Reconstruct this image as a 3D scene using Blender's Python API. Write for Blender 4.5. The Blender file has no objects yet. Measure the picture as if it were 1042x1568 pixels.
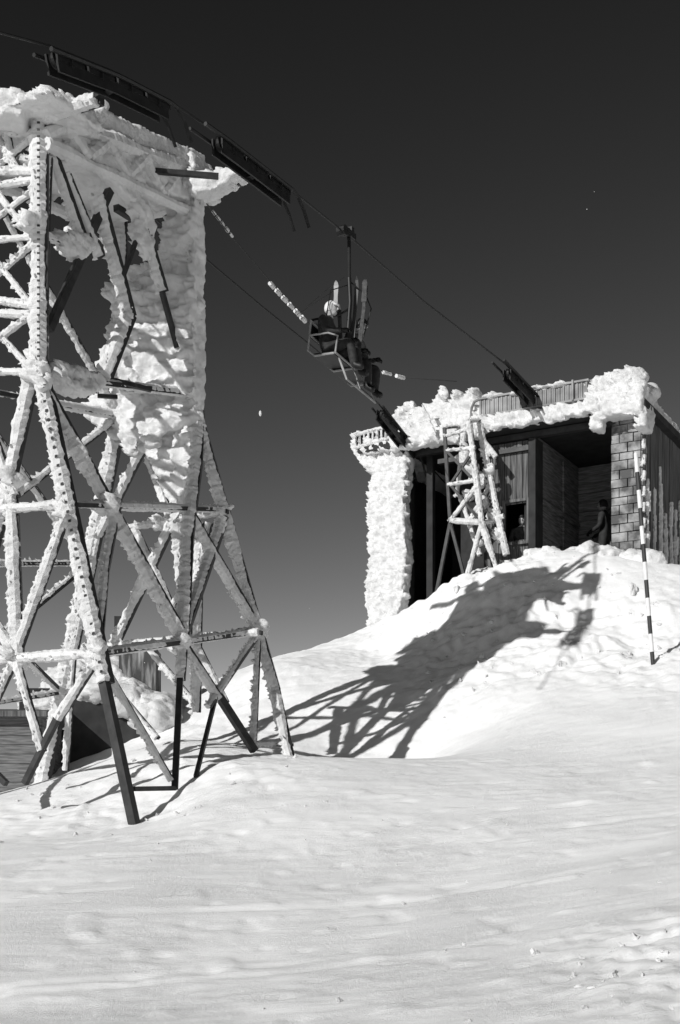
import bpy, bmesh, math, random
import numpy as np
from mathutils import Vector, Matrix, noise, Quaternion
random.seed(7)
sc=bpy.context.scene
F=2178.0; CU=521.0; EYE=1350.0
def ray(u,v): return Vector(((u-CU)/F,1.0,(EYE-v)/F))
def W(u,v,d): return ray(u,v)*d
def hit(u,v,P,N):
    r=ray(u,v); return r*(P.dot(N)/r.dot(N))
# line (ropeway) frame
LS=Vector((.484,.875,0)); LP=Vector((.875,-.484,0)); UP=Vector((0,0,1))
WIND=Vector((-.75,-.62,.12)).normalized()
# ---------------------------------------------------------------- materials
def mat(name,base,rough=.7,var=.0,vscale=5,bump=0,bscale=20,bdist=.02,metal=0,base2=None,stretch=(1,1,1),detail=6,rot=0,contrast=(.35,.65)):
    m=bpy.data.materials.new(name); m.use_nodes=True; nt=m.node_tree; b=nt.nodes['Principled BSDF']
    b.inputs['Roughness'].default_value=rough; b.inputs['Metallic'].default_value=metal
    b.inputs['Specular IOR Level'].default_value=.3
    tc=nt.nodes.new('ShaderNodeTexCoord'); mp=nt.nodes.new('ShaderNodeMapping')
    mp.inputs['Scale'].default_value=stretch; mp.inputs['Rotation'].default_value=(0,0,rot)
    nt.links.new(tc.outputs['Object'],mp.inputs[0])
    if base2 is None: base2=max(0,base-var)
    n=nt.nodes.new('ShaderNodeTexNoise'); n.inputs['Scale'].default_value=vscale; n.inputs['Detail'].default_value=detail
    nt.links.new(mp.outputs[0],n.inputs['Vector'])
    cr=nt.nodes.new('ShaderNodeValToRGB'); cr.color_ramp.elements[0].position=contrast[0]; cr.color_ramp.elements[1].position=contrast[1]
    cr.color_ramp.elements[0].color=(base2,)*3+(1,); cr.color_ramp.elements[1].color=(base,)*3+(1,)
    nt.links.new(n.outputs['Fac'],cr.inputs[0]); nt.links.new(cr.outputs[0],b.inputs['Base Color'])
    if bump:
        n2=nt.nodes.new('ShaderNodeTexNoise'); n2.inputs['Scale'].default_value=bscale; n2.inputs['Detail'].default_value=8; n2.inputs['Roughness'].default_value=.7
        nt.links.new(tc.outputs['Object'],n2.inputs['Vector'])
        bp=nt.nodes.new('ShaderNodeBump'); bp.inputs['Strength'].default_value=bump; bp.inputs['Distance'].default_value=bdist
        nt.links.new(n2.outputs['Fac'],bp.inputs['Height']); nt.links.new(bp.outputs[0],b.inputs['Normal'])
    return m
M_rime=mat('rime',.68,.85,.12,3,.7,18,.035)
M_snowm=mat('snow_mass',.70,.85,.10,3,.7,14,.045)
M_steel=mat('steel',.045,.5,.02,8,.3,40,.005,metal=.3)
M_black=mat('black_iron',.016,.5,.008,8,.2,40,.005,metal=.2)
M_wood=mat('weathered_wood',.14,.8,0,3,.5,30,.01,base2=.04,stretch=(9,9,.5))
M_plankh=mat('plank_h',.17,.8,0,3,.5,30,.01,base2=.07,stretch=(1,1,12))
M_inner=mat('inner_boards',.26,.8,0,3,.5,30,.01,base2=.10,stretch=(1,1,12))
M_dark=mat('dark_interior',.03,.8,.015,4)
M_panel=mat('gray_sheet',.3,.55,0,2.5,.3,30,.005,base2=.14)
M_frostwall=mat('frosted_boards',.3,.8,0,2.2,.7,12,.02,base2=.05,stretch=(4,4,.5),contrast=(.5,.66))
M_white=mat('white_paint',.7,.5,.1,10)
M_red=mat('dark_paint',.04,.5,.01,10)
M_cloth=mat('dark_jacket',.04,.8,.02,15,.5,30,.01)
M_cloth2=mat('gray_jacket',.08,.8,.04,15,.5,30,.01)
M_pants=mat('trousers',.03,.8,.015,15,.5,30,.01)
M_skin=mat('skin',.38,.5,.03,10)
M_hair=mat('hair',.02,.7,.01,30)
M_helmet=mat('pale_helmet',.7,.35,.05,5)
M_tube=mat('pale_tube',.3,.5,.1,6)
M_brick=mat('frosted_brick',.36,.85,0,3.0,.6,25,.02,base2=.08,contrast=(.42,.66))
# ---------------------------------------------------------------- mesh builder
class MB:
    def __init__(s): s.v=[]; s.f=[]; s.mi=[]; s.m=0
    def add(s,vs,fs):
        o=len(s.v); s.v+= [tuple(a) for a in vs]
        for f in fs: s.f.append([o+i for i in f]); s.mi.append(s.m)
    def box8(s,c):
        s.add(c,[(0,3,2,1),(4,5,6,7),(0,1,5,4),(1,2,6,5),(2,3,7,6),(3,0,4,7)])
    def box(s,c,a,b,h):  # center, half vectors
        c=Vector(c); a=Vector(a); b=Vector(b); h=Vector(h)
        s.box8([c-a-b-h,c+a-b-h,c+a+b-h,c-a+b-h,c-a-b+h,c+a-b+h,c+a+b+h,c-a+b+h])
    def bar(s,p,q,w,h,up=UP):
        p=Vector(p);q=Vector(q); d=(q-p).normalized()
        x=d.cross(Vector(up))
        if x.length<.05: x=d.cross(Vector((1,0,0)))
        x.normalize(); y=x.cross(d).normalized()
        x*=w/2; y*=h/2
        s.box8([p-x-y,p+x-y,p+x+y,p-x+y,q-x-y,q+x-y,q+x+y,q-x+y])
    def tube(s,pts,r,n=8):
        pts=[Vector(p) for p in pts]; rs=r if isinstance(r,(list,tuple)) else [r]*len(pts)
        o=len(s.v); ref=None
        for i,p in enumerate(pts):
            d=(pts[min(i+1,len(pts)-1)]-pts[max(i-1,0)]).normalized()
            if ref is None:
                ref=d.cross(UP)
                if ref.length<.05: ref=d.cross(Vector((1,0,0)))
            x=(ref-d*ref.dot(d)).normalized(); ref=x; y=d.cross(x)
            for k in range(n):
                a=2*math.pi*k/n; s.v.append(tuple(p+(x*math.cos(a)+y*math.sin(a))*rs[i]))
        for i in range(len(pts)-1):
            for k in range(n):
                s.f.append([o+i*n+k,o+i*n+(k+1)%n,o+(i+1)*n+(k+1)%n,o+(i+1)*n+k]); s.mi.append(s.m)
        s.f.append([o+k for k in range(n)][::-1]); s.mi.append(s.m)
        e=o+(len(pts)-1)*n; s.f.append([e+k for k in range(n)]); s.mi.append(s.m)
    def ell(s,c,r,n=10,mx=None):
        c=Vector(c); r=(r,r,r) if not hasattr(r,'__len__') else r
        vs=[];fs=[]
        for i in range(n+1):
            th=math.pi*i/n
            for k in range(n):
                ph=2*math.pi*k/n
                p=Vector((r[0]*math.sin(th)*math.cos(ph),r[1]*math.sin(th)*math.sin(ph),r[2]*math.cos(th)))
                if mx: p=mx@p
                vs.append(c+p)
        for i in range(n):
            for k in range(n):
                fs.append((i*n+k,(i+1)*n+k,(i+1)*n+(k+1)%n,i*n+(k+1)%n))
        s.add(vs,fs)
    def poly_extrude(s,pts,off):
        n=len(pts); off=Vector(off); pts=[Vector(p) for p in pts]
        s.add([p-off for p in pts]+[p+off for p in pts],[list(range(n))[::-1],list(range(n,2*n))]+[(i,(i+1)%n,n+(i+1)%n,n+i) for i in range(n)])
    def feather(s,c,dr,side,L,w):
        """one flattened frost feather"""
        t=dr.cross(side).normalized()*w*.4; sd=side*w
        s.add([c-sd,c+t,c+sd,c-t,c+dr*L*.55-sd*.8,c+dr*L*.55+t*.8,c+dr*L*.55+sd*.8,c+dr*L*.55-t*.8,c+dr*L],
              [(0,1,5,4),(1,2,6,5),(2,3,7,6),(3,0,4,7),(4,5,8),(5,6,8),(6,7,8),(7,4,8)])
    def rime(s,p,q,w,feather=.5,dens=1.0):
        """jagged frost coat grown on a lattice member"""
        p=Vector(p);q=Vector(q);L=(q-p).length
        if L<.05: return
        d=(q-p)/L; wv=(WIND-d*WIND.dot(d))
        wv=wv.normalized() if wv.length>.1 else Vector((0,0,1)); xv=d.cross(wv).normalized()
        n=max(3,int(L/.04)); K=8; o=len(s.v); seed=random.random()*90
        fe=[]
        for i in range(n+1):
            t=i/n; c=p+(q-p)*t
            g=1+.4*noise.noise((seed,t*L*1.6,0))+.09*random.uniform(-1,1)
            tooth=max(0,noise.noise((seed+7,t*L*9,0)))*1.3
            for k in range(K):
                a=2*math.pi*(k+.5)/K
                cx,cy=math.cos(a),math.sin(a)
                sq=1/max(abs(cx),abs(cy))
                rr=w/2*g*(.5+.5*sq)*(1+.09*random.uniform(-1,1))
                wx=1.0
                if cx>.3: wx+=feather*(tooth+max(0,random.gauss(.05,.2)))
                s.v.append(tuple(c+wv*(cx*rr*wx)+xv*(cy*rr)))
            if noise.noise((seed+3,t*L*2.5,0))+random.random()*.8>.42 and dens>0: fe.append((c,g))
        for i in range(n):
            for k in range(K):
                s.f.append([o+i*K+k,o+i*K+(k+1)%K,o+(i+1)*K+(k+1)%K,o+(i+1)*K+k]); s.mi.append(s.m)
        s.f.append([o+k for k in range(K)][::-1]); s.mi.append(s.m)
        e=o+n*K; s.f.append([e+k for k in range(K)]); s.mi.append(s.m)
        for c,g in fe:
            dr=(wv*1.0+xv*random.uniform(-1.0,1.0)+d*random.uniform(-.5,.5)+Vector((0,0,random.uniform(-.2,.1)))).normalized()
            side=dr.cross(xv if abs(dr.dot(xv))<.8 else d).normalized()
            s.feather(c+dr*w*.3,dr,side,random.uniform(.02,.06)+w*.2,random.uniform(.018,.045))
    def obj(s,name,mats,parent=None,smooth=False,recalc=False):
        me=bpy.data.meshes.new(name); me.from_pydata(s.v,[],s.f)
        for m in mats: me.materials.append(m)
        me.polygons.foreach_set('material_index',s.mi)
        if smooth: me.polygons.foreach_set('use_smooth',[True]*len(s.f))
        me.update()
        ob=bpy.data.objects.new(name,me); sc.collection.objects.link(ob)
        if parent: ob.parent=parent
        return ob
def empty(name):
    e=bpy.data.objects.new(name,None); sc.collection.objects.link(e); e.empty_display_size=.3; return e
def bake(ob):
    dg=bpy.context.evaluated_depsgraph_get(); dg.update()
    me=bpy.data.meshes.new_from_object(ob.evaluated_get(dg)); ob.modifiers.clear(); ob.data=me; return ob
def vn3(q,seed=0):
    """vectorised 3-D value noise in [-.5,.5]"""
    qi=np.floor(q).astype(np.int64); f=q-qi; f=f*f*(3-2*f)
    def h(a,b,c):
        k=(a*374761393+b*668265263+c*2147483647+seed*1442695041)&0x7fffffff; k=((k^(k>>13))*1274126177)&0x7fffffff; return ((k^(k>>16))&0xffff)/65535.0
    r=0
    for dx in(0,1):
        for dy in(0,1):
            for dz in(0,1):
                w_=(f[:,0] if dx else 1-f[:,0])*(f[:,1] if dy else 1-f[:,1])*(f[:,2] if dz else 1-f[:,2])
                r=r+w_*h(qi[:,0]+dx,qi[:,1]+dy,qi[:,2]+dz)
    return r-.5
def snow_mass(mb,name,parent=None,vox=.05,disp=((.3,.12),(.09,.05)),m=None,fa=.12,ff=5.0):
    ob=mb.obj(name,[m or M_snowm],parent)
    r=ob.modifiers.new('r','REMESH'); r.mode='VOXEL'; r.voxel_size=vox; r.use_smooth_shade=True
    for i,(sz,st) in enumerate(disp):
        t=bpy.data.textures.new(name+str(i),'CLOUDS'); t.noise_scale=sz; t.noise_depth=3
        d=ob.modifiers.new('d%d'%i,'DISPLACE'); d.texture=t; d.strength=st; d.mid_level=.45; d.texture_coords='GLOBAL'
    bake(ob)
    if fa:  # wind-grown frost feathers: sharp crests pushed into the wind
        me=ob.data; N_=len(me.vertices); co=np.empty(N_*3,np.float32); no=np.empty(N_*3,np.float32)
        me.vertices.foreach_get('co',co); me.vertices.foreach_get('normal',no); co=co.reshape(-1,3).astype(float); no=no.reshape(-1,3).astype(float)
        wd=np.array(WIND); sv=np.array(WIND.cross(UP).normalized()); k=np.clip(no@wd+.35,0,1)
        q=np.stack([(co@sv)*ff,(co@wd)*ff*.35,co[:,2]*ff*1.5],1)+50
        a=1-np.abs(vn3(q,1))*5; b=1-np.abs(vn3(q*2.3+7,2))*5; c=vn3(q*5,3)
        dsp=k*fa*(np.maximum(-.4,a)*.5+np.maximum(-.4,b)*.4+c*.35-.2)
        co=co+(wd+np.array([0,0,.15]))*dsp[:,None]
        me.vertices.foreach_set('co',co.astype(np.float32).ravel()); me.update()
    return ob
# ---------------------------------------------------------------- terrain
CP=[(0,0,-1.6),(-5,0,-1.9),(5,0,-1.3),(0,-10,-2.6),(-12,5,-2.2),(12,5,.3),(20,12,3.0),(-20,10,-3),(-22,28,-2),(22,-5,-.5),
    (-10,32,.8),(-16,45,-4),(0,48,3.0),(14,46,5.2),(22,36,6.5),(6,40,6.2),(-3,38,3.2)]
for u,v,d in [(521,1568,9),(1042,1568,8),(0,1568,9.5),(1042,1400,11),(521,1450,11.5),(0,1440,12),(200,1380,13.2),(521,1330,14.6),(900,1400,11.6),(900,1250,16),
    (1042,1180,18.5),(740,1250,16.5),(0,1300,16),(100,1290,16.5),(210,1262,17.6),(330,1230,17.3),(270,1212,18.5),(330,1160,19.6),(445,1158,20.35),(390,1150,20.2),
    (0,1215,21),(76,1195,22.3),(160,1185,20.5),(560,1160,20.8),(560,1196,22.9),(480,1185,22.8),(640,1164,21),(640,1178,22.8),(760,1130,21.8),(560,1105,24.8),(500,1080,25.6),
    (900,1100,21.8),(1042,1060,22.5),(560,1045,26.4),(650,1050,25.8),(470,1000,29.2),(410,1022,27.6),(565,965,31),(600,1000,29),(670,912,29.6),(620,942,30.6),(760,884,29.0),(720,950,27.8),
    (830,846,29.6),(880,842,29.6),(950,855,29.0),(1042,868,28.6),(800,960,27.0),(900,920,27.4),(1001,1018,24.2),(900,1010,25),(750,1060,24.2),
    (330,1085,26.8),(200,1150,25.2),(100,1185,25.4),(300,1130,22),(0,1200,27)]:
    CP.append(tuple(W(u,v,d)))
Q=Vector((4.23,30.8,0))
def H(t,s,z): return Q+LP*t+LS*s+UP*z
for t,s,z in [(-4.2,.3,5.75),(-3.2,0,5.9),(-2,.5,6.3),(0,.5,6.75),(2,.5,6.6),(3,3,6.5),(-3.8,4,6.0),(0,5,6.5)]: CP.append(tuple(H(t,s,z)))
CPa=np.array(CP); XY=CPa[:,:2]
def kern(r): return np.where(r>1e-6,r*r*np.log(np.maximum(r,1e-6)),0)
n=len(CPa); D=np.sqrt(((XY[:,None]-XY[None])**2).sum(-1))
A=np.zeros((n+3,n+3)); A[:n,:n]=kern(D)+np.eye(n)*.2; A[:n,n]=1; A[:n,n+1:]=XY; A[n,:n]=1; A[n+1:,:n]=XY.T
wts=np.linalg.solve(A,np.concatenate([CPa[:,2],[0,0,0]]))
def base_h(x,y):
    z=wts[n]+wts[n+1]*x+wts[n+2]*y
    for i in range(n): z=z+wts[i]*kern(np.sqrt((x-XY[i,0])**2+(y-XY[i,1])**2))
    r=np.sqrt((x)**2+(y-20)**2); k=np.clip((r-27)/30,0,1); k=k*k*(3-2*k)
    zf=-14-.03*np.clip(r-30,0,3000)
    zc=np.clip(z,-14,9)
    return zc*(1-k)+zf*k
def axis(lo,hi,step,far):
    a=list(np.arange(lo,hi,step)); s=step
    x=hi
    while x<far: a.append(x); s*=1.25; x+=s
    s=step; x=lo-step; b=[]
    while x>-far: b.append(x); s*=1.25; x-=s
    return np.array(b[::-1]+a)
xs=axis(-9,10,.04,3000); ys=axis(6,34,.042,3000)
X,Y=np.meshgrid(xs,ys); Z=base_h(X,Y)
def vnoise(x,y,seed=0):
    xi=np.floor(x).astype(np.int64); yi=np.floor(y).astype(np.int64); fx=x-xi; fy=y-yi
    def h(a,b):
        k=(a*374761393+b*668265263+seed*1442695041)&0x7fffffff; k=((k^(k>>13))*1274126177)&0x7fffffff; return ((k^(k>>16))&0xffff)/65535.0
    fx=fx*fx*(3-2*fx); fy=fy*fy*(3-2*fy)
    return (h(xi,yi)*(1-fx)+h(xi+1,yi)*fx)*(1-fy)+(h(xi,yi+1)*(1-fx)+h(xi+1,yi+1)*fx)*fy-.5
def gdetail(x,y):
    wx=x+.5*vnoise(x*.5,y*.5,31); wy=y+.3*vnoise(x*.4,y*.4,32)
    a=.22; xr=wx*math.cos(a)+wy*math.sin(a); yr=-wx*math.sin(a)+wy*math.cos(a)
    near=np.clip((23-y)/5,0,1)
    pm=np.clip(vnoise(x*.3,y*.5,21)*3+.55,0,1); pm2=np.clip(vnoise(x*.6+9,y*.9,22)*4+.5,0,1)
    st=.05*vnoise(xr*.22,yr*.5,1)+.018*vnoise(xr*.6,yr*1.9,2)*pm+.009*vnoise(xr*1.1,yr*5,3)*pm+.008*vnoise(xr*1.6,yr*10,5)*(1-pm)+.014*vnoise(x*3.1,y*3.1,8)*pm2+.012*vnoise(x*8,y*8,9)*pm2
    pock=-.016*np.clip(vnoise(xr*3,yr*5,51)*7-2.0,0,1)+.018*np.clip(vnoise(xr*2.6+5,yr*4.5,52)*8-2.6,0,1)
    st=st+pock
    for (px,py,ang,wd,dep) in [(0,10.8,.16,.05,.010),(0,11.05,.17,.05,.008),(1,13.3,.12,.07,.010),(2,15.6,.14,.08,.012),(-2,9.4,.2,.04,.008)]:
        dd=(y-py)-(x-px)*ang-.5*vnoise(x*.25,x*0+py,41)
        br_=np.clip(vnoise(x*.7,x*0+py*3,42)*5+.4,0,1)
        st=st-br_*dep*np.exp(-(dd/wd)**2)+br_*dep*.6*np.exp(-((dd-wd*2)/(wd*1.2))**2)
    mound=np.clip((y-21)/3,0,1)
    rough=.16*vnoise(x*.9,y*.9,4)+.09*vnoise(x*2.3,y*2.3,5)+.06*vnoise(x*5,y*5,6)+.045*vnoise(x*10,y*10,7)
    patch=np.clip(vnoise(x*.35,y*.35,9)*3+.5,0,1)*np.clip((x+.3)/2,.2,1)
    crust=np.clip(vnoise(x*1.6,y*1.6,14)*6-.6,0,1)*.06*patch
    rip=.03*(1-np.abs(vnoise(wx*1.2+wy*.5,wy*3.2-wx*.9,17))*4)*patch
    foot=-.04*np.clip(vnoise(x*3.2,y*3.2,19)*6-1.8,0,1)
    br=np.clip(1.2-((x-2.9)**2/3.2+(y-9.3)**2/5),0,1)
    chunk=br*(.12*np.abs(vnoise(x*2.4,y*2.4,11))+.09*np.abs(vnoise(x*6,y*6,12))+.035*vnoise(x*14,y*14,13))
    towerz=np.clip(1-((x+2.5)**2/9+(y-19)**2/6),0,1)
    return st*near+(rough*(.35+.8*patch)+crust+rip+foot*(.3+patch))*mound*np.clip((60-y)/20,0,1)+chunk+towerz*.8*rough
Z=Z+gdetail(X,Y)
def gh(x,y): 
    x=np.array([x],float);y=np.array([y],float); return float((base_h(x,y)+gdetail(x,y))[0])
ny,nx=X.shape
verts=np.stack([X.ravel(),Y.ravel(),Z.ravel()],1)
idx=np.arange(nx*ny).reshape(ny,nx)
faces=np.stack([idx[:-1,:-1].ravel(),idx[:-1,1:].ravel(),idx[1:,1:].ravel(),idx[1:,:-1].ravel()],1)
me=bpy.data.meshes.new('snow_ground'); me.vertices.add(len(verts)); me.vertices.foreach_set('co',verts.ravel())
me.loops.add(faces.size); me.loops.foreach_set('vertex_index',faces.ravel().astype(np.int32)); me.polygons.add(len(faces))
me.polygons.foreach_set('loop_start',np.arange(0,faces.size,4,dtype=np.int32)); me.polygons.foreach_set('use_smooth',np.ones(len(faces),bool))
me.update(calc_edges=True); me.validate()
go=bpy.data.objects.new('snow_ground',me); sc.collection.objects.link(go)
def snow_ground_mat():
    m=bpy.data.materials.new('snow'); m.use_nodes=True; nt=m.node_tree; b=nt.nodes['Principled BSDF']; N=nt.nodes.new; Lk=nt.links.new
    b.inputs['Roughness'].default_value=.6; b.inputs['Specular IOR Level'].default_value=.3
    tc=N('ShaderNodeTexCoord'); mp=N('ShaderNodeMapping'); mp.inputs['Rotation'].default_value=(0,0,-.22); mp.inputs['Scale'].default_value=(.6,2.6,1); Lk(tc.outputs['Object'],mp.inputs[0])
    n1=N('ShaderNodeTexNoise'); n1.inputs['Scale'].default_value=1.8; n1.inputs['Detail'].default_value=9; n1.inputs['Distortion'].default_value=.5; n1.inputs['Roughness'].default_value=.62; Lk(mp.outputs[0],n1.inputs['Vector'])
    n2=N('ShaderNodeTexNoise'); n2.inputs['Scale'].default_value=24; n2.inputs['Detail'].default_value=8; n2.inputs['Roughness'].default_value=.85; Lk(tc.outputs['Object'],n2.inputs['Vector'])
    n3=N('ShaderNodeTexNoise'); n3.inputs['Scale'].default_value=.9; n3.inputs['Detail'].default_value=3; Lk(tc.outputs['Object'],n3.inputs['Vector'])
    mr=N('ShaderNodeMapRange'); mr.inputs[1].default_value=.35; mr.inputs[2].default_value=.65; mr.inputs[3].default_value=.45; mr.inputs[4].default_value=1.0; Lk(n3.outputs['Fac'],mr.inputs[0])
    cr=N('ShaderNodeValToRGB'); cr.color_ramp.elements[0].position=.3; cr.color_ramp.elements[1].position=.7
    cr.color_ramp.elements[0].color=(.82,.82,.82,1); cr.color_ramp.elements[1].color=(.9,.9,.9,1); Lk(n1.outputs['Fac'],cr.inputs[0]); Lk(cr.outputs[0],b.inputs['Base Color'])
    b1=N('ShaderNodeBump'); b1.inputs['Strength'].default_value=.28; b1.inputs['Distance'].default_value=.05; Lk(n1.outputs['Fac'],b1.inputs['Height'])
    b2=N('ShaderNodeBump'); b2.inputs['Distance'].default_value=.02; Lk(mr.outputs[0],b2.inputs['Strength']); Lk(n2.outputs['Fac'],b2.inputs['Height']); Lk(b1.outputs[0],b2.inputs['Normal'])
    Lk(b2.outputs[0],b.inputs['Normal']); return m
M_ground=snow_ground_mat(); me.materials.append(M_ground)
# snow chunks (broken crust, angular)
ck=MB()
def chunk(x,y,r):
    z=gh(x,y); rx=Quaternion(Vector((random.random(),random.random(),random.random())).normalized(),random.random()*3).to_matrix()
    o=len(ck.v); ck.ell((x,y,z+r*.1),(r*random.uniform(.7,1.5),r*random.uniform(.6,1.1),r*random.uniform(.3,.6)),7,rx)
    for i in range(o,len(ck.v)):
        v=Vector(ck.v[i]); nn=noise.noise(v*(1.6/r)+Vector((x,y,0)))*r*.9; c=Vector((x,y,z)); ck.v[i]=tuple(v+(v-c).normalized()*nn)
for i in range(90):
    p=Vector((random.gauss(2.4,.7),random.gauss(9.2,1.1))); chunk(p.x,p.y,random.uniform(.01,.04))
for i in range(70):
    x=random.uniform(1.5,6); y=random.uniform(24,29.5); chunk(x,y,random.choice([.02,.03,.04,.05]))
for i in range(40): chunk(random.uniform(-5,-.5),random.uniform(16.5,21),random.uniform(.015,.045))
for u,v,d,r in [(970,905,27.3,.16),(822,1016,24.8,.10),(860,1020,24.8,.10),(835,1035,24.6,.05),(700,870,29.3,.12),(820,1470,10.4,.05),(620,1385,13,.03),(500,1235,17,.03),(520,1525,9.7,.03)]:
    p=W(u,v,d); chunk(p.x,p.y,r)
for i in range(50): chunk(random.uniform(-2,3),random.uniform(8,17),random.uniform(.006,.018))
ck.obj('snow_chunks',[M_snowm],smooth=False)
# ---------------------------------------------------------------- lift pylon
pylon=empty('lift_pylon')
O1=Vector((-3.89,18.36,0))
def T(s,p,z): return O1+LS*s+LP*p+UP*z
KZ=6.63
c1b=T(0,0,KZ); c1t=T(0,0,9.95); c5b=T(3.28,.12,7.15); c5t=T(3.28,.12,10.3)
c1pb=T(0,-1.35,KZ); c1pt=T(0,-1.35,9.95); c5pb=T(3.28,-1.25,7.15); c5pt=T(3.28,-1.25,10.3)
f1=W(210,1262,17.6); f4=W(445,1156,20.35); f1.z-=.15; f4.z-=.15
f1p=T(0,-2.9,0); f1p.z=gh(f1p.x,f1p.y)-.2; f5p=T(3.28,-2.85,0); f5p.z=gh(f5p.x,f5p.y)-.2
nlow=(c5b-c1b).cross(f1-c1b).normalized(); nup=(c5b-c1b).cross(UP).normalized()
def R(u,v):
    a=hit(u,v,c1b,nup); 
    return a if a.z>min(c1b.z,9)+.0 and v<600 else hit(u,v,c1b,nlow)
def Nf(u,v): return hit(u,v,c1b,LS)
def Ff(u,v): return hit(u,v,c5b,LS)
rm=MB(); st=MB()
lee=Vector((.85,.45,-.1))
def member(p,q,w,dark=False,core=True):
    p=Vector(p);q=Vector(q)
    if dark:
        st.bar(p,q,w*.75,w*.75); 
        return
    rm.rime(p,q,w)
    if core: 
        o=lee*(w*.40); st.bar(p+o,q+o,w*.5,w*.5)
def chain(fn,pts,w,dark=False):
    ps=[fn(*a) for a in pts]
    for a,b in zip(ps,ps[1:]): member(a,b,w,dark)
member(c1t,c1b,.2); member(c1b,R(160,1045),.19); member(R(160,1045),f1,.15,True)
member(c5t,c5b,.2); member(c5b,R(420,1055),.16); member(R(420,1055),f4,.14)
member(c1pt,c1pb,.22); member(c1pb,f1p,.2); member(c5pt,c5pb,.22); member(c5pb,f5p,.2)
for pts,w,dk in [([(64,590),(165,772),(278,975)],.17,0),([(280,985),(335,1070)],.12,0),([(335,1065),(390,1150)],.13,1),
    ([(303,630),(300,705),(286,820),(279,975)],.17,0),([(280,985),(276,1040)],.12,0),([(276,1040),(268,1207)],.11,1),
    ([(103,772),(345,780)],.11,0),([(150,1000),(280,982),(397,966)],.12,0),([(345,782),(278,975)],.14,0),([(292,790),(392,960)],.15,0),
    ([(397,966),(318,1082)],.09,0),([(150,1003),(262,1195)],.08,0),([(395,975),(388,1140)],.09,0),([(388,1140),(445,1140)],.09,0),([(205,1208),(268,1207)],.08,1),
    ([(180,765),(160,870),(150,990)],.11,0),([(303,640),(340,775)],.11,0),([(75,650),(103,772)],.09,0),
    ([(330,1070),(300,1190)],.07,1)]:
    chain(R,pts,w,bool(dk))
for pts,w,dk in [([(78,232),(132,385)],.14,0),([(132,385),(66,360)],.11,0),([(148,300),(196,482)],.18,0),([(100,265),(152,392)],.12,0),
    ([(205,300),(248,445)],.15,0),([(248,445),(272,532)],.09,1),([(168,292),(75,505)],.13,1),([(210,365),(188,425)],.07,1),
    ([(50,565),(150,585),(300,603)],.13,0),([(196,482),(160,575)],.18,0),([(75,240),(70,360)],.08,0),([(72,362),(66,560)],.07,0)]:
    chain(R,pts,w,bool(dk))
lev=[(-56,200,60,205),(-56,262,58,262),(-56,292,56,275),(-56,372,54,362),(-56,452,52,468),(-56,478,50,482),(-56,568,50,570)]
for a in lev: member(Nf(a[0],a[1]),Nf(a[2],a[3]),.1)
for a in [(-56,300,56,205),(-30,262,56,372),(-56,372,54,290),(-56,470,52,372),(-20,380,50,470),(-56,560,50,480),(-30,480,48,565),(-10,200,30,262),(10,200,20,260)]:
    member(Nf(a[0],a[1]),Nf(a[2],a[3]),.085)
for a in [(-125,790,103,772,.12),(-165,1020,150,1000,.13),(48,575,12,740,.16),(12,740,-30,900,.16),(-50,570,22,760,.13),(16,740,26,1005,.16),(103,776,24,1000,.12),(-110,795,22,1000,.12),
          (22,1005,64,1150,.1),(150,1003,88,1100,.11),(-150,1015,-20,1170,.1),(24,1005,-30,1120,.1)]:
    member(Nf(a[0],a[1]),Nf(a[2],a[3]),a[4])
member(Nf(88,1100),Nf(38,1200),.1,True); member(Nf(-20,1170),Nf(10,1200),.1,True)
for a in [(187,810,345,782,.12),(128,992,397,968,.12),(215,690,150,820,.13),(228,700,262,800,.12),(205,812,275,960,.14),(262,800,175,985,.14),(270,800,288,985,.16),(305,800,300,1090,.13),
          (150,820,112,1000,.12),(320,800,300,880,.1),(130,1000,240,1130,.1),(300,985,345,1075,.1),(112,1000,100,1180,.09),(225,990,300,1080,.1),(345,790,262,930,.09)]:
    member(Ff(a[0],a[1]),Ff(a[2],a[3]),a[4])
for a,b in [(c1pb,c5pb),(c1pt,c5pt)]: member(a,b,.12)
ml=lambda a,b,t:a+(b-a)*t
for t1,t2 in [(0,.38),(.38,.72)]:
    member(ml(c1pb,f1p,t1),ml(c5pb,f5p,t2),.1); member(ml(c5pb,f5p,t1),ml(c1pb,f1p,t2),.1); member(ml(c1pb,f1p,t2),ml(c5pb,f5p,t2),.1)
member(c1pt,c5pb,.1)
lad=MB()
for i in range(38):
    z=KZ+.1+i*.088; c=T(-.02,.03,z); lad.box(c+Vector((.012,-.115,0)),Vector((.018,0,0)),Vector((0,.01,0)),UP*.010)
for i in range(30):
    t=.08+i*.02; c=ml(c1b,f1,t); lad.box(c+Vector((.0,-.105,0)),Vector((.016,0,.004)),Vector((0,.01,0)),UP*.015)
lad.obj('ladder_rungs',[M_steel],pylon)
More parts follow.
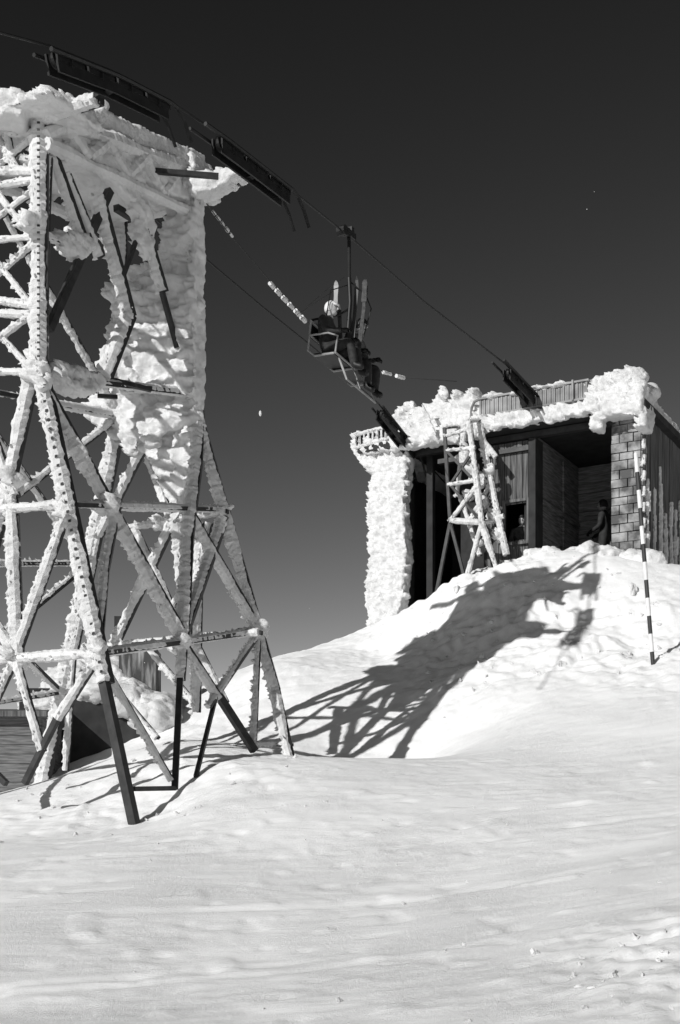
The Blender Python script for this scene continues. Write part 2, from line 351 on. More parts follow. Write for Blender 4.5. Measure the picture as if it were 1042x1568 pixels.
# head frame trusses (fully iced, no bare steel)
for p in (.12,-1.3):
    member(T(-.1,p,9.85),T(3.4,p,10.6),.2,core=False); member(T(0,p,9.5),T(3.3,p,9.95),.16,core=False)
    for k in range(4):
        s=k*.85; member(T(s,p,9.6+s*.13),T(s+.42,p,9.95+s*.2),.15,core=False); member(T(s+.42,p,9.95+s*.2),T(s+.85,p,9.7+s*.13),.15,core=False)
for s,z in [(0,9.85),(1.1,10.05),(2.2,10.3),(3.3,10.5)]: member(T(s,-1.35,z),T(s,.2,z),.16,core=False)
member(T(3.2,-2.2,10.15),T(3.2,.95,10.2),.18); member(T(0,-2.2,9.9),T(0,.95,9.85),.18)
member(R(160,160),R(130,215),.16,core=False)
rm.obj('rime_coat',[M_rime],pylon,smooth=False); 
st.bar(W(238,262,20.3),W(335,270,20.4),.07,.07); 
st.bar(W(145,575,19.6),W(232,597,19.9),.06,.06); st.bar(W(150,606,19.6),W(180,608,19.7),.05,.05)
st.bar(W(178,318,20.2),W(205,335,20.6),.09,.09)
st.bar(W(100,590,19.2),W(112,600,19.2),.1,.1)
st.obj('steel_lattice',[M_steel],pylon)
# pylon snow masses
sm=MB()
sm.box8([T(-.5,-2.6,9.9),T(-.5,.6,9.78),T(.55,.6,9.8),T(.6,-2.6,9.9),T(-.35,-2.6,10.3),T(-.3,.5,9.98),T(.45,.55,10.05),T(.45,-2.6,10.4)])
for i in range(12):
    p=random.uniform(-2.6,.3); sm.ell(T(random.uniform(-.35,.35),p,10.05-.11*(p+.6)),(random.uniform(.1,.25),random.uniform(.1,.25),random.uniform(.08,.16)))
sm.ell(T(.0,-1.05,10.3),(.28,.2,.12))
sm.box(W(8,170,18.2),Vector((.25,0,0)),Vector((0,.2,0)),UP*.16)
snow_mass(sm,'snow_on_head',pylon,.03,((.25,.12),(.07,.04)),fa=.15)
sm=MB()
sm.box8([T(2.95,-.9,10.25),T(2.95,.4,10.2),T(3.65,.4,10.2),T(3.65,-.9,10.25),T(3.05,-.9,10.72),T(3.1,.25,10.74),T(3.6,.25,10.76),T(3.6,-.9,10.72)])
sm.box8([T(3.0,.3,10.05),T(3.05,1.1,10.17),T(3.3,1.1,10.17),T(3.35,.3,10.05),T(3.0,.3,10.4),T(3.05,1.1,10.28),T(3.3,1.1,10.28),T(3.35,.3,10.45)])
snow_mass(sm,'snow_on_arm',pylon,.03,((.2,.09),(.07,.04)),fa=.1)
sm=MB()
def slab(fn,pts,th,dirv): sm.poly_extrude([fn(*a) for a in pts],dirv*th)
slab(R,[(150,168),(230,205),(310,238),(318,300),(300,312),(262,300),(240,285),(205,275),(160,248),(130,240),(105,225),(92,190),(128,180)],.06,LP)
slab(R,[(125,232),(160,240),(215,265),(222,320),(235,350),(225,400),(210,372),(200,310),(150,262)],.08,LP)
sm.box8([T(1.0,-1.25,9.82),T(1.0,0,9.82),T(3.2,0,10.1),T(3.2,-1.25,10.1),T(1.0,-1.25,9.92),T(1.0,0,9.92),T(3.2,0,10.22),T(3.2,-1.25,10.22)])
snow_mass(sm,'ice_web',pylon,.03,((.2,.1),(.06,.04)),fa=.10)
sm=MB()
slab(Ff,[(200,250),(306,282),(306,400),(306,520),(306,615),(303,690),(288,755),(272,805),(262,760),(238,700),(205,682),(175,668),(150,650),(138,628),(142,612),(182,604),(156,574),(178,520),(182,480),(206,416),(245,410),(262,330)],.14,LS)
sm.box8([W(215,425,21.05),W(296,425,20.75),W(296,600,20.75),W(190,600,21.15),W(215,425,21.6),W(296,425,21.3),W(296,600,21.3),W(190,600,21.7)])
for i in range(22):
    v=random.uniform(430,700); lo=185 if v<610 else 165+(v-610)*.8; 
    sm.ell(W(random.uniform(lo,285),v,21.1-.06),(random.uniform(.12,.3),random.uniform(.06,.12),random.uniform(.06,.14)))
snow_mass(sm,'ice_curtain',pylon,.03,((.4,.14),(.1,.05)),fa=.15,ff=3.4)
sm=MB()
slab(R,[(74,556),(140,574),(150,592),(128,606),(108,600),(78,578)],.16,LP)
slab(R,[(88,362),(130,360),(140,378),(120,398),(95,380)],.1,LP)
slab(R,[(36,330),(62,328),(64,352),(34,350)],.1,LP)
for u,v,r in [(52,565,.14),(60,590,.11),(103,772,.1),(345,780,.07),(278,978,.12),(396,967,.09),(165,770,.1),(150,1000,.1),(20,740,.1)]:
    p=R(u,v)
    for j in range(3): sm.ell(p+Vector((random.uniform(-1,1),random.uniform(-1,1),random.uniform(-1.5,1.5)))*r*.7,(r*random.uniform(.6,1),r*random.uniform(.6,1),r*random.uniform(.6,1.2)))
for u,v,r in [(22,1002,.12),(16,745,.1),(200,690,.16),(240,800,.1)]:
    p=(Nf if u<100 else Ff)(u,v)
    for j in range(3): sm.ell(p+Vector((random.uniform(-1,1),random.uniform(-1,1),random.uniform(-1.5,1.5)))*r*.7,r*random.uniform(.6,1))
snow_mass(sm,'ice_clumps',pylon,.028,((.15,.12),(.06,.05)),fa=.16,ff=8)
# ---------------------------------------------------------------- ropes
rope=empty('haul_rope')
c1pts=[W(-160,10,14.6),W(0,50,16.06),W(75,70,16.7),W(170,108,17.8),W(255,152,18.9),W(340,208,20),W(385,243,20.6),W(440,286,21.4),W(535,362,23.27),W(650,462,25.8),W(775,558,29.3),W(815,600,30.3),W(912,727,33.9)]
cab1=[Vector(p) for p in c1pts]
m=MB(); m.tube(cab1,.016,6); m.obj('rope_near',[M_black],rope)
cab2=[W(-160,120,17.5),W(60,205,20),W(180,290,22),W(305,388,24.3),W(400,468,26.2),W(480,532,28),W(580,618,31.0),W(632,684,32.2),W(700,760,35.5)]
m=MB(); m.tube(cab2,.016,6); m.obj('rope_far',[M_black],rope)
sig=empty('signal_cable'); m=MB()
sp=[W(308,300,21.1),W(345,350,22.2),W(415,432,24.2),W(470,492,26),W(530,545,28),W(590,570,30),W(620,578,31.4),W(700,584,31)]
m.tube(sp,.009,6); m.obj('wire',[M_black],sig)
m=MB()
for (u0,v0,d0,u1,v1,d1,n_,w) in [(325,322,21.8,358,364,22.5,5,.022),(412,432,24.1,470,494,25.4,6,.04),(584,569,29.8,624,580,30.6,2,.035)]:
    a=W(u0,v0,d0); b=W(u1,v1,d1)
    for i in range(n_): m.rime(ml(a,b,(i+.15)/n_),ml(a,b,(i+.75)/n_),w*2,.2,0)
m.obj('frost_sleeves',[M_rime],sig)
m=MB(); m.tube([W(470,470,24),W(505,440,23.6),W(527,425,23.4)],.006,5); m.tube([W(455,482,24),W(520,440,23.5)],.005,5); m.obj('stay_wires',[M_black],sig)
# ---------------------------------------------------------------- sheave batteries
def battery(name,pts,nw,r,out,guard0=.35,guard1=.4,mount=None):
    e=empty(name); m=MB(); P=[Vector(p) for p in pts]
    L=[0]
    for a,b in zip(P,P[1:]): L.append(L[-1]+(b-a).length)
    def at(s):
        if s<=0: d=(P[1]-P[0]).normalized(); return P[0]+d*s,d
        for i in range(len(P)-1):
            if s<=L[i+1] or i==len(P)-2: d=(P[i+1]-P[i]).normalized(); return P[i]+d*(s-L[i]),d
    tot=L[-1]
    for i in range(nw):
        s=tot*(i+.5)/nw; p,d=at(s); c=p-UP*(r+.01)
        m.m=0; m.tube([c-out*.035,c-out*.02,c+out*.02,c+out*.035],[r,r*.86,r*.86,r],18)
        m.m=1; m.tube([c-out*.09,c+out*.09],r*.35,8)
    m.m=0
    for sd in (-1,1):
        q=[at(tot*t)[0]-UP*(r*1.7+(.05 if 0<t<1 else 0))+out*.075*sd for t in [.03,.25,.5,.75,.97]]
        for a,b in zip(q,q[1:]): m.bar(a,b,.03,.13)
        for k in range(nw//2):
            a=at(tot*(k*2+.15)/nw)[0]-UP*(r*1.1)+out*.08*sd; b=at(tot*(k*2+1.85)/nw)[0]-UP*(r*1.1)+out*.08*sd; m.bar(a,b,.028,r*1.0)
            c_=(a+b)/2; m.bar(c_,c_-UP*r*.8,.06,.06)
    g=[]
    for i in range(19):
        s=-guard0+(tot+guard0+guard1)*i/18; p=at(s)[0] if s<=tot else P[-1]+(P[-1]-P[-2]).normalized()*(s-tot)
        dr=0
        if s>tot-.05: dr=((s-tot+.05)/guard1)**2*guard1*.75
        g.append(p+out*.13-UP*(.0+r*.9+dr))
    m.tube(g,.03,6)
    m.tube([x-out*.26 for x in g],.026,6)
    if mount:
        for q in mount: m.bar(at(tot*.5)[0]-UP*(r*1.9),q,.1,.1)
    m.obj('sheaves_and_frame',[M_black,M_steel],e); return e
battery('sheave_battery',cab1[2:5],8,.11,LP,.12,.42,[T(0,.7,9.85)])
battery('sheave_battery.001',[W(330,201,19.85)]+cab1[5:8],6,.11,LP,.45,.4,[T(3.25,.7,10.25)])
battery('sheave_battery.002',cab1[10:12],4,.11,LP,.35,.5,[H(-.1,-.3,10.1)])
battery('sheave_battery.003',[W(580,618,31.0),W(632,684,32.2)],4,.12,LP,.05,.45,[H(-3,0,9.7)])
battery('sheave_battery.004',[W(60,205,20),W(180,290,22)],6,.1,LP,.2,.2)
# ---------------------------------------------------------------- people
def person(name,mx,pose,jacket,headgear=None,parent=None):
    e=parent if parent else empty(name)
    J=pose; segs=[('pel','sp',0),('sp','ch',0),('ch','nk',0),('nk','hd',2)]
    for s in 'LR': segs+=[('ch','sh'+s,0),('sh'+s,'el'+s,0),('el'+s,'wr'+s,0),('pel','hp'+s,1),('hp'+s,'kn'+s,1),('kn'+s,'an'+s,1),('an'+s,'to'+s,3)]
    rad=dict(pel=.15,sp=.14,ch=.165,nk=.065,hd=.06,shL=.085,elL=.062,wrL=.045,hpL=.115,knL=.08,anL=.07,toL=.055)
    for k in list(rad):
        if k.endswith('L'): rad[k[:-1]+'R']=rad[k]
    names=list(J); ii={k:i for i,k in enumerate(names)}
    me=bpy.data.meshes.new(name+'_b'); me.from_pydata([J[k] for k in names],[(ii[a],ii[b]) for a,b,_ in segs],[])
    ob=bpy.data.objects.new('body',me); sc.collection.objects.link(ob)
    md=ob.modifiers.new('s','SKIN')
    for k in names:
        sv=me.skin_vertices[0].data[ii[k]]; r=rad[k]; sv.radius=(r,r*.85) if k in('pel','sp','ch') else (r,r); sv.use_root=(k=='pel')
    sb=ob.modifiers.new('u','SUBSURF'); sb.levels=2
    bake(ob)
    for m_ in (jacket,M_pants,M_skin,M_black): ob.data.materials.append(m_)
    for p in ob.data.polygons:
        p.use_smooth=True; c=p.center; best=(9,0)
        for a,b,k in segs:
            A_=Vector(J[a]);B_=Vector(J[b]); d=B_-A_; t=max(0,min(1,(c-A_).dot(d)/d.length_squared)); dd=(c-(A_+d*t)).length
            if dd<best[0]: best=(dd,k)
        p.material_index=best[1]
    ob.matrix_world=mx; ob.parent=e
    h=MB(); hc=Vector(J['hd'])+Vector((0,.01,.07))
    h.m=0; h.ell(hc,(.078,.098,.118),14); h.ell(hc+Vector((0,.035,-.06)),(.055,.06,.055),10)
    h.tube([hc+Vector((0,.09,.02)),hc+Vector((0,.118,-.018)),hc+Vector((0,.095,-.03))],[.008,.016,.01],8)
    for sx in(-1,1):
        h.m=0; h.ell(hc+Vector((.08*sx,0,-.01)),(.012,.022,.032),8)
        h.m=1; h.ell(hc+Vector((.03*sx,.09,.01)),(.013,.008,.008),8)
    h.m=1; h.ell(hc+Vector((0,.09,-.06)),(.024,.01,.005),8)
    h.m=2 if headgear else 1
    o=len(h.v); h.ell(hc+Vector((0,-.012,.02)),(.1,.115,.122),14)
    for i in range(o,len(h.v)):
        v=Vector(h.v[i])-hc
        if v.y>.05 and v.z<.05: v.y=.03; 
        if v.z<-.05: v.z=-.05
        h.v[i]=tuple(v+hc)
    if headgear: h.tube([hc+Vector((-.08,.07,.05)),hc+Vector((0,.115,.05)),hc+Vector((.08,.07,.05))],.018,8)
    ho=h.obj('head',[M_skin,M_hair,headgear or M_hair],e,smooth=True); ho.matrix_world=mx
    g=MB()
    for s,sx in(('L',-1),('R',1)):
        w=Vector(J['wr'+s]); f=(w-Vector(J['el'+s])).normalized(); side=f.cross(UP)
        side=side.normalized() if side.length>.1 else Vector((1,0,0)); dn=side.cross(f).normalized()
        if dn.z>0: dn=-dn
        g.tube([w-f*.02,w+f*.03,w+f*.09],[.034,.042,.036],10)
        for k,(o_,l_) in enumerate([(-.03,.065),(-.01,.078),(.011,.072),(.031,.056)]):
            b=w+f*.085+side*o_; g.tube([b,b+f*l_*.5+dn*.008,b+f*l_*.75+dn*.035,b+f*l_*.6+dn*.06],[.0115,.011,.01,.007],6)
        b=w+f*.03-side*.035*sx; g.tube([b,b-side*.03*sx+f*.03+dn*.01,b-side*.025*sx+f*.055+dn*.03],[.014,.012,.008],6)
    go_=g.obj('hands',[M_black],e,smooth=True); go_.matrix_world=mx
    return e
def V(*a): return a
sit=dict(pel=V(0,0,0),sp=V(0,-.04,.2),ch=V(0,-.04,.4),nk=V(0,.0,.55),hd=V(0,.03,.62),
  shL=V(-.19,-.03,.45),elL=V(-.27,.08,.2),wrL=V(-.2,.33,.2),shR=V(.19,-.03,.45),elR=V(.27,.08,.2),wrR=V(.2,.33,.2),
  hpL=V(-.1,.02,-.02),knL=V(-.13,.44,.03),anL=V(-.13,.5,-.38),toL=V(-.13,.67,-.43),hpR=V(.1,.02,-.02),knR=V(.13,.44,.03),anR=V(.13,.52,-.38),toR=V(.13,.69,-.43))
stand=dict(pel=V(0,0,.95),sp=V(0,0,1.15),ch=V(0,0,1.35),nk=V(0,.02,1.5),hd=V(0,.04,1.57),
  shL=V(-.2,0,1.4),elL=V(-.27,.02,1.12),wrL=V(-.2,.24,1.03),shR=V(.2,0,1.4),elR=V(.27,.02,1.12),wrR=V(.2,.24,1.03),
  hpL=V(-.1,0,.9),knL=V(-.12,.03,.5),anL=V(-.12,0,.1),toL=V(-.13,.17,.05),hpR=V(.1,0,.9),knR=V(.12,.03,.5),anR=V(.12,0,.1),toR=V(.13,.17,.05))
# ---------------------------------------------------------------- sideways double chair with riders
chair=empty('lift_chair'); G=W(535,360,23.27)
def C(t,s,z): return G+LP*t+LS*s+UP*z
m=MB(); m.m=0
m.tube([C(-.02,-.02,.1),C(0,0,-.1),C(0,.0,-.75)],.03,10)
m.box(C(0,0,.02),LS*.16,LP*.045,UP*.05); m.tube([C(-.07,-.24,-.02),C(.07,-.24,-.02)],.08,14); m.tube([C(-.07,-.12,.0),C(.07,-.12,.0)],.06,14)
m.box(C(0,.06,.08),LS*.04,LP*.04,UP*.07)
m.tube([C(0,.0,-.7),C(.02,.0,-1.1),C(-.05,.0,-1.9)],.035,10)
m.tube([C(0,.02,-.75),C(.2,.2,-.95),C(.25,.3,-1.15),C(.1,.3,-1.6)],.012,6)
m.tube([C(0,.02,-.8),C(-.15,-.35,-1.0),C(-.2,-.45,-1.6)],.01,6)
ph=math.radians(5)
A1=-(LS*math.cos(ph)-UP*math.sin(ph)); A2=(UP*math.cos(ph)+LS*math.sin(ph)); B1=LP
rc=math.radians(-6); B1,A2=(B1*math.cos(rc)+A2*math.sin(rc)),(A2*math.cos(rc)-B1*math.sin(rc))
SC=C(-.28,.0,-2.08)
def S(a,b,c): return SC+A1*a+B1*b+A2*c
m.m=1
for a in(-.62,0,.62):
    m.tube([S(a,-.16,.5),S(a,-.14,.0),S(a,.0,-.1),S(a,.36,-.08)],.018,8)
for b,c in((-.16,.5),(-.14,.25),(.38,-.07)): m.tube([S(-.62,b,c),S(.62,b,c)],.018,8)
for a in(-.62,.62): m.tube([S(a,-.14,.25),S(a,.2,.26),S(a,.38,.2),S(a,.38,-.07)],.016,8)
m.tube([S(-.5,.38,-.1),S(-.5,.58,-.47),S(.5,.58,-.47),S(.5,.38,-.1)],.016,8)
m.tube([S(0,.38,-.1),S(0,.58,-.47)],.014,8)
m.m=0
m.tube([S(.62,-.16,.5),S(.2,.1,.75),C(0,0,-1.2)],.018,8); m.tube([S(-.62,-.16,.5),S(-.2,.1,.75),C(0,0,-1.2)],.018,8)
for a0,a1 in ((-.58,-.03),(.03,.58)):
    m.bar(S(a0,.13,-.055),S(a1,.13,-.055),.4,.03,A2); m.bar(S(a0,-.17,.34),S(a1,-.17,.34),.02,.22,A2)
m.obj('hanger_and_seat',[M_black,M_tube,M_steel],chair,smooth=False)
sk=MB()
def ski(base,up,len_,w,fac,mi):
    sk.m=mi
    side=up.cross(fac).normalized()
    pts=[(0,.9),(.1,1),(.5,.8),(.85,1),(.95,.7),(1,.15)]
    vs=[];fs=[]
    for t,ww in pts:
        curl=fac*(max(0,t-.85)**2*3*len_*.6)
        for sx in(-1,1):
            for th in(-.01,.01): vs.append(base+up*(t*len_)+side*(w/2*ww*sx)+fac*th+curl)
    for i in range(len(pts)-1):
        a=i*4; b=a+4
        fs+=[(a,a+1,b+1,b),(a+2,b+2,b+3,a+3),(a,b,b+2,a+2),(a+1,a+3,b+3,b+1)]
    fs+=[(0,2,3,1),(a+4,a+5,a+7,a+6)]
    sk.add(vs,fs)
fc=Vector((-.3,-.95,0)).normalized()
ski(C(.0,.1,-1.8),Vector((.08,0,1)).normalized(),1.15,.07,fc,0); ski(C(.1,.16,-1.8),Vector((.12,0,1)).normalized(),1.1,.07,fc,1)
ski(C(-.2,-.1,-1.25),Vector((.03,0,1)).normalized(),.5,.08,fc,2); ski(C(-.12,-.05,-1.9),Vector((-.05,0,1)).normalized(),.8,.07,fc,0)
ski(C(.22,.1,-1.1),Vector((.05,0,1)).normalized(),.36,.09,fc,1)
sk.obj('skis',[M_red,M_cloth2,M_tube],chair)
def seatmx(a,b,c,yaw=0,pitch=0):
    R3=Matrix((A1,B1,A2)).transposed().to_4x4()
    R3=R3@Matrix.Rotation(yaw,4,'Z')@Matrix.Rotation(pitch,4,'X')
    return Matrix.Translation(S(a,b,c))@R3
person('skier',seatmx(.33,.06,.1,.1,.12),sit,M_cloth,M_helmet)
person('skier.001',seatmx(-.36,.1,.1,-.1,-.1),sit,M_cloth2,M_black)
# ---------------------------------------------------------------- upper station hut
hut=empty('lift_station_hut')
def hb(mb,t0,t1,s0,s1,z0,z1): mb.box(H((t0+t1)/2,(s0+s1)/2,(z0+z1)/2),LP*((t1-t0)/2),LS*((s1-s0)/2),UP*((z1-z0)/2))
m=MB()
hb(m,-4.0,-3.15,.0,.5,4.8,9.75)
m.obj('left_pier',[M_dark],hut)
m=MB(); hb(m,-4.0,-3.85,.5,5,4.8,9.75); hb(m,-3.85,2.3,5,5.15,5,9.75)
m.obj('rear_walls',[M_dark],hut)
m=MB(); s=.35
while s<5: 
    hb(m,2.28+random.uniform(0,.02),2.36+random.uniform(0,.03),s,s+.17,5.5,9.78); s+=.185
m.obj('side_boards',[M_wood],hut)
m=MB(); z=6.36
while z<9.7:
    hb(m,-.12,2.25,3.0+random.uniform(0,.03),3.08,z,z+.2)
    hb(m,-.118,-.09+random.uniform(0,.02),.36,2.99,z,z+.2); z+=.212
hb(m,-.09,1.7,1.6,2.2,7.15,7.23); hb(m,-.09,1.7,1.6,1.66,6.4,7.15); 
hb(m,1.2,1.26,2.88,2.96,6.4,8.6); hb(m,.1,1.7,2.86,2.95,8.55,8.62); hb(m,-.09,-.04,1.9,1.97,6.4,9.6); hb(m,-.06,0,.4,2.9,8.3,8.38)
m.obj('interior_boards',[M_inner],hut)
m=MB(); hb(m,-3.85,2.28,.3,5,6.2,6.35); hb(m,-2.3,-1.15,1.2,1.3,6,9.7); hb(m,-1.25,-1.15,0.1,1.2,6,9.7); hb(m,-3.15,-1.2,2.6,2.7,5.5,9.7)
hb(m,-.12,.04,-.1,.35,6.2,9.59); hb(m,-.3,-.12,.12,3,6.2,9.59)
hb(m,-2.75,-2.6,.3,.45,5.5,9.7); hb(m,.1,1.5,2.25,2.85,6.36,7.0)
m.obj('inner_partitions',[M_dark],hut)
m=MB(); t=-1.15
while t<-.14:
    t1=min(t+.135,-.13)
    y0=.02+random.uniform(0,.02)
    inwin=(t1>-.72 and t<-.2)
    if inwin: hb(m,t,t1-.008,y0,.08,6.2,7.45); hb(m,t,t1-.008,y0,.08,8.25,9.6)
    else: hb(m,t,t1-.008,y0,.08,6.2,9.6)
    t+=.14
m.obj('board_front',[M_wood],hut)
m=MB()
for a in [(-.76,-.70,7.4,8.28),(-.2,-.14,7.4,8.28)]: hb(m,a[0],a[1],-.02,.05,a[2],a[3])
hb(m,-.76,-.14,-.021,.05,8.28,8.34); hb(m,-.8,-.12,-.05,.05,7.34,7.4)
m.obj('window_frame',[M_wood],hut)
m=MB(); hb(m,-2.3,-.14,-.06,.1,9.36,9.46); hb(m,-3.1,1.8,-.05,.1,9.62,9.75)
m.obj('lintel',[M_steel],hut)
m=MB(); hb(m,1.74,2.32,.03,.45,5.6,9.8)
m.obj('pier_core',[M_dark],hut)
m=MB(); z=6.2; r_=0
while z<9.7:
    w_=[.36,.28] if r_%2 else [.18,.3,.16]; t=1.71; hh=random.uniform(.14,.19)
    for ww in w_:
        hb(m,t,t+ww-.02,random.uniform(-.04,.0),.3,z,z+hh); t+=ww+.001
    for sidek in range(2): hb(m,2.2,2.36+random.uniform(0,.01),.02+sidek*.2+(.02 if r_%2 else 0),.19+sidek*.2+(.02 if r_%2 else 0),z,z+hh)
    z+=hh+.018; r_+=1
m.obj('brick_pier',[M_brick],hut)
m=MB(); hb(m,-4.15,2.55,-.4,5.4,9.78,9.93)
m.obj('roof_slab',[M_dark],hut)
m=MB(); t=-1.1
while t<1.35: hb(m,t,t+.04,-.5+(.015 if int(round(t*20))%2 else 0),-.42,10.12,10.46); t+=.05
hb(m,-1.1,1.38,-.53,-.4,10.46,10.5); hb(m,-1.1,1.38,-.53,-.4,10.08,10.12)
m.tube([H(-1.1,-.5,10.48),H(-1.22,-.5,10.44),H(-1.28,-.5,10.32),H(-1.3,-.5,10.1)],.03,8)
hb(m,1.02,1.06,-.56,-.42,10.1,10.52)
m.obj('fascia_sheet',[M_panel],hut)
# roof snow
sm=MB()
hb(sm,-3.25,-1.2,-.35,4.5,9.9,10.6); hb(sm,-2.3,-1.25,-.3,4.5,10.5,10.72); hb(sm,-1.3,1.4,-.36,4.8,9.95,10.5)
sm.box8([H(1.3,-.5,9.82),H(2.45,-.5,9.82),H(2.5,4.6,9.85),H(1.3,4.6,9.85),H(1.3,-.35,10.45),H(2.3,-.35,10.45),H(2.4,4.6,10.1),H(1.3,4.6,10.3)])
hb(sm,-1.3,1.6,-.54,-.3,9.8,10.06); hb(sm,-3.3,-1.2,-.46,-.2,9.7,10.2); hb(sm,-4.0,-3.2,-.35,4,9.75,10.1)
sm.box8([H(1.45,-.5,9.65),H(2.5,-.5,9.62),H(2.5,.15,9.7),H(1.45,.15,9.7),H(1.3,-.5,10.2),H(2.5,-.5,10.2),H(2.5,.3,10.2),H(1.3,.3,10.2)])
hb(sm,2.35,2.55,-.4,.2,9.35,9.9); hb(sm,1.42,1.62,-.42,-.1,9.45,9.9)
for t,s_,z,a,c in [(2.15,-.15,10.48,.4,.22),(1.8,-.1,10.46,.4,.16),(2.25,.6,10.36,.33,.2),(1.5,-.1,10.45,.3,.1),(2.3,-.15,10.2,.26,.26),(-.8,-.25,10.5,.3,.1),(-.2,-.25,10.48,.3,.09),(.3,-.25,10.5,.35,.07),(.8,-.25,10.48,.4,.08),(-2.95,-.2,10.56,.3,.12),
    (-2.05,-.25,10.78,.1,.2),(-1.75,-.2,10.7,.15,.1),(-1.35,-.25,10.7,.15,.1),(-2.9,-.2,10.66,.1,.1)]: sm.ell(H(t,s_,z),(a,.3,c))
for i in range(30):
    t=random.uniform(-3.2,1.6); sm.ell(H(t,-.44,9.82),(random.uniform(.06,.2),.08,random.uniform(.04,.1)))
snow_mass(sm,'roof_snow',hut,.04,((.3,.14),(.08,.07)),fa=.16,ff=6)
# frost on left pier + sign
sm=MB()
sm.poly_extrude([hit(u,v,H(0,-.05,0),LS) for u,v in [(546,668),(600,660),(640,668),(630,700),(622,760),(628,850),(620,930),(612,945),(572,968),(566,900),(574,850),(568,790),(574,730),(556,710),(546,690)]],LS*.2)
for i in range(40):
    v=random.uniform(700,950); sm.ell(hit(random.choice([572,575,620,624])+random.uniform(-3,3),v,H(0,-.15,0),LS),(random.uniform(.04,.1),.08,random.uniform(.03,.07)))
snow_mass(sm,'pier_frost',hut,.03,((.3,.12),(.08,.07)),fa=.12,ff=7)
m=MB(); a=hit(545,666,H(0,-.38,0),LS); b=hit(598,652,H(0,-.38,0),LS)
a2=a-UP*.3; b2=b-UP*.26
m.rime(a,b,.09,.4); m.rime(a2,b2,.09,.4)
for k in range(9): m.rime(ml(a,b,k/8),ml(a2,b2,k/8),.05,.3)
m.obj('frosted_sign_frame',[M_rime],hut)
m=MB(); m.bar(ml(a,a2,.5)+LS*.06,ml(b,b2,.5)+LS*.06,.03,.28); m.obj('sign_board',[M_steel],hut)
m=MB()
for i in range(11):
    s=.35+i*.42+random.uniform(-.1,.1); zt=random.uniform(7.4,8.7)
    z0=6.0
    while z0<zt:
        z1=z0+random.uniform(.2,.6); m.rime(H(2.4,s,z0),H(2.4,s+random.uniform(-.03,.03),z1),random.uniform(.05,.15),.8); z0=z1-.04
for i in range(10): m.rime(H(2.38,.05,6.4+i*.33),H(2.38,.08,6.6+i*.33),.08,.5)
m.obj('side_frost',[M_rime],hut)
# ---- roller mast in front of hut
mast=empty('roller_mast'); rm=MB(); st=MB()
def Mp(u,v,s=-1.1): return hit(u,v,H(0,s,0),LS)
for a in [(681,655,690,800,.09,1),(690,800,668,912,.09,1),(690,800,712,885,.08,1),(718,645,738,800,.12,0),(738,800,765,885,.12,0),(738,800,715,885,.09,0),
          (681,668,722,655,.08,0),(684,690,728,685,.08,0),(686,742,732,735,.09,0),(690,797,740,800,.12,0),(684,690,730,740,.07,1),(725,690,690,742,.07,1),(690,742,736,798,.07,1),(732,742,690,797,.1,0)]:
    member(Mp(a[0],a[1]),Mp(a[2],a[3]),a[4],bool(a[5]))
for a in [(735,650,752,740,.14),(752,740,776,850,.14),(722,650,760,700,.1),(752,740,720,800,.12),(700,700,745,740,.12),(740,800,772,790,.1),(712,650,700,760,.1),(705,760,735,850,.1)]:
    member(Mp(a[0],a[1],-.6),Mp(a[2],a[3],-.6),a[4])
for a in [(681,655),(718,645),(686,742),(738,800)]: member(Mp(a[0],a[1]),Mp(a[0]+20,a[1]-2,-.5),.08)
rm.obj('rime_coat',[M_rime],mast); st.obj('steel_lattice',[M_steel],mast)
sm=MB()
for u,v,r in [(715,700,.13),(725,720,.15),(735,735,.16),(712,685,.1),(720,760,.13),(742,770,.14),(728,660,.12),(745,690,.12),(750,720,.13),(756,790,.14),(764,820,.14),(735,830,.1)]: sm.ell(Mp(u,v,-.6),(r*.8,r*.7,r*1.1))
snow_mass(sm,'frost_clumps',mast,.03,((.15,.14),(.06,.06)),fa=.16,ff=8)
# wind-packed drift at the hut threshold
sm=MB()
for i in range(60):
    t=-1.9+4.6*i/59+random.uniform(-.05,.05); s_=random.uniform(-.7,0); p=H(t,s_,0); z=gh(p.x,p.y); r=random.uniform(.2,.35); sm.ell((p.x,p.y,z-.1),(r,r,r*random.uniform(.7,1)))
snow_mass(sm,'snow_drift',None,.05,((.4,.2),(.12,.1)),fa=.1)
def face(p,yaw): return Matrix.Translation(p)@Matrix.Rotation(yaw,4,'Z')
person('lift_operator',face(H(-.5,.5,6.35),math.radians(170)),stand,M_cloth2,M_black)
person('lift_operator.001',face(H(.72,2.5,7.0),math.radians(60)),stand,M_pants,None)
# ---------------------------------------------------------------- marker pole
pole=MB(); b=W(1001,1020,24.2); b.z=gh(b.x,b.y)-.1; tp=b+(W(974,690,24.2)-W(1001,1020,24.2))
n_=12
for i in range(n_):
    pole.m=(i+1)%2; pole.tube([ml(b,tp,i/n_),ml(b,tp,(i+1)/n_)],.036,10)
pole.m=0; pole.ell(tp,.037,8)
pole.obj('slope_marker_pole',[M_white,M_red],smooth=False)
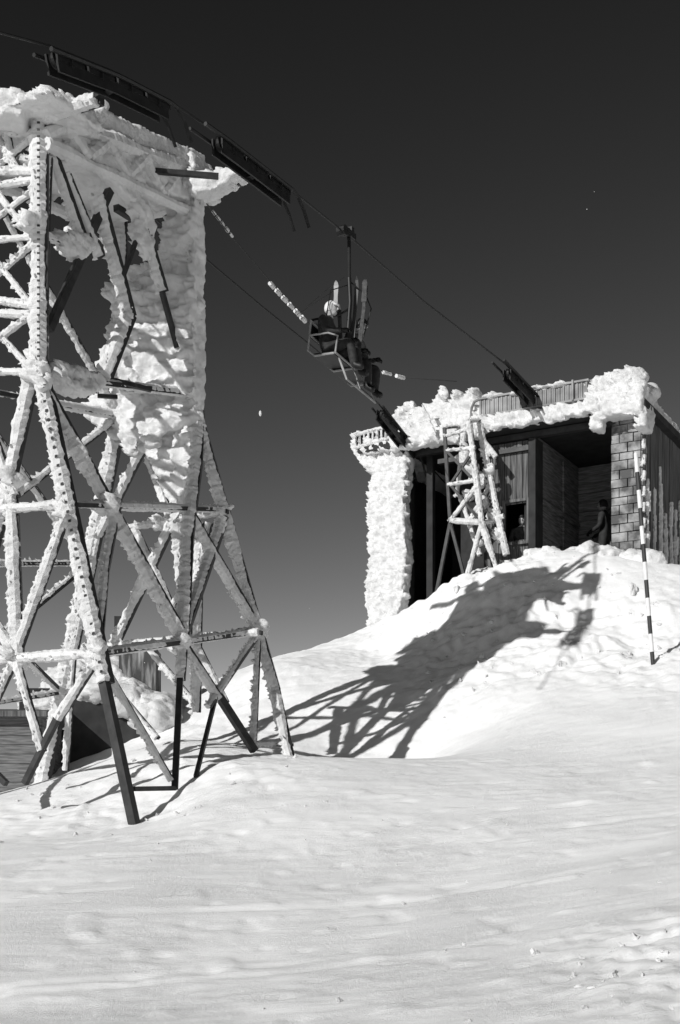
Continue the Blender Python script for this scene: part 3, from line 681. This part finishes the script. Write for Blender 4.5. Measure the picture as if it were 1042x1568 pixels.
# ---------------------------------------------------------------- sheds on left
shed=empty('wooden_shed'); m=MB()
bz=gh(-6.2,25)
z=bz-.6
while z<bz+1.35:
    m.box((-7.0,25.0+random.uniform(0,.02),z+.08),(1.75,0,0),(0,.05,0),(0,0,.078)); m.box((-5.28,26.5,z+.08),(.05,0,0),(0,1.5,0),(0,0,.078)); z+=.165
m.obj('board_walls',[M_plankh],shed)
m=MB(); m.box8([(-8.9,24.7,bz+1.35),(-5.1,24.7,bz+1.35),(-5.1,28.2,bz+1.35),(-8.9,28.2,bz+1.35),(-8.9,24.7,bz+1.45),(-5.1,24.7,bz+1.45),(-5.1,28.2,bz+1.9),(-8.9,28.2,bz+1.9)])
m.obj('roof',[M_wood],shed)
shed2=empty('snowed_in_shed'); m=MB()
p=W(135,1150,27.5); gz=gh(p.x,p.y)
m.box((p.x,p.y,gz+.2),(1.15,0,0),(0,.8,0),(0,0,.9)); 
m.box(W(182,962,27.8),(.07,0,0),(0,.1,0),UP*.22)
m.obj('dark_walls',[M_dark],shed2)
m=MB(); m.box(W(215,1030,27.4),(.35,0,0),(0,.4,0),UP*.42); m.obj('frosted_box',[M_frostwall],shed2)
sm=MB()
for u,v,d,rx,rz in [(110,1055,27.3,.5,.4),(75,1085,27.3,.5,.3),(150,1060,27.2,.5,.45),(200,1075,27.0,.5,.4),(240,1100,26.8,.5,.4),(180,1040,27.6,.5,.35),(130,1030,27.6,.3,.25),(250,1085,27,.35,.3)]:
    sm.ell(W(u,v,d),(rx,.7,rz))
snow_mass(sm,'shed_snow',shed2,.05,((.4,.25),(.12,.1)),fa=.16)
# ---------------------------------------------------------------- blown ice crystals
fl=MB()
for i in range(22):
    d=random.uniform(9,22); u=random.uniform(-100,1150); v=random.uniform(0,1100); fl.ell(W(u,v,d),random.choice([.002,.003,.004]),5)
fl.ell(W(399,633,12),(.012,.01,.025),6)
fl.obj('blown_snow_crystals',[M_snowm])
# ---------------------------------------------------------------- light & world
sd=Vector((-6.65,-7.8,4.85)).normalized() # toward the sun
sun=bpy.data.lights.new('sun','SUN'); sun.energy=4.3; sun.angle=math.radians(.5); sun.color=(1,.998,.99)
so=bpy.data.objects.new('sun',sun); so.rotation_euler=sd.to_track_quat('Z','Y').to_euler(); so.location=sd*50; sc.collection.objects.link(so)
w=bpy.data.worlds.new('World'); sc.world=w; w.use_nodes=True; nt=w.node_tree; bg=nt.nodes['Background']
sky=nt.nodes.new('ShaderNodeTexSky'); sky.sky_type='NISHITA'; sky.sun_disc=False; sky.sun_elevation=math.asin(sd.z); sky.sun_rotation=math.atan2(sd.x,sd.y)
sky.altitude=2500; sky.air_density=.8; sky.dust_density=.3; sky.ozone_density=2
sep=nt.nodes.new('ShaderNodeSeparateColor'); nt.links.new(sky.outputs[0],sep.inputs[0])   # red-filtered black & white film
def mth(op,a,b):
    nd=nt.nodes.new('ShaderNodeMath'); nd.operation=op; nt.links.new(a,nd.inputs[0]); nd.inputs[1].default_value=b; return nd.outputs[0]
x=mth('MULTIPLY',sep.outputs[0],1/.75); x=mth('POWER',x,2.4); x=mth('MULTIPLY',x,.24); x=mth('MINIMUM',x,5.0)
nt.links.new(x,bg.inputs[0]); bg.inputs[1].default_value=.1
sc.view_settings.view_transform='Standard'; sc.view_settings.look='None'; sc.view_settings.exposure=0
# ---------------------------------------------------------------- camera
cam=bpy.data.cameras.new('camera'); co=bpy.data.objects.new('camera',cam); sc.collection.objects.link(co); sc.camera=co
co.location=(0,0,0); co.rotation_euler=(math.radians(90),0,0); cam.sensor_fit='VERTICAL'; cam.sensor_height=36; cam.sensor_width=24; cam.lens=50.0
cam.shift_y=(EYE-784)/1568; cam.clip_end=6000; cam.clip_start=.1
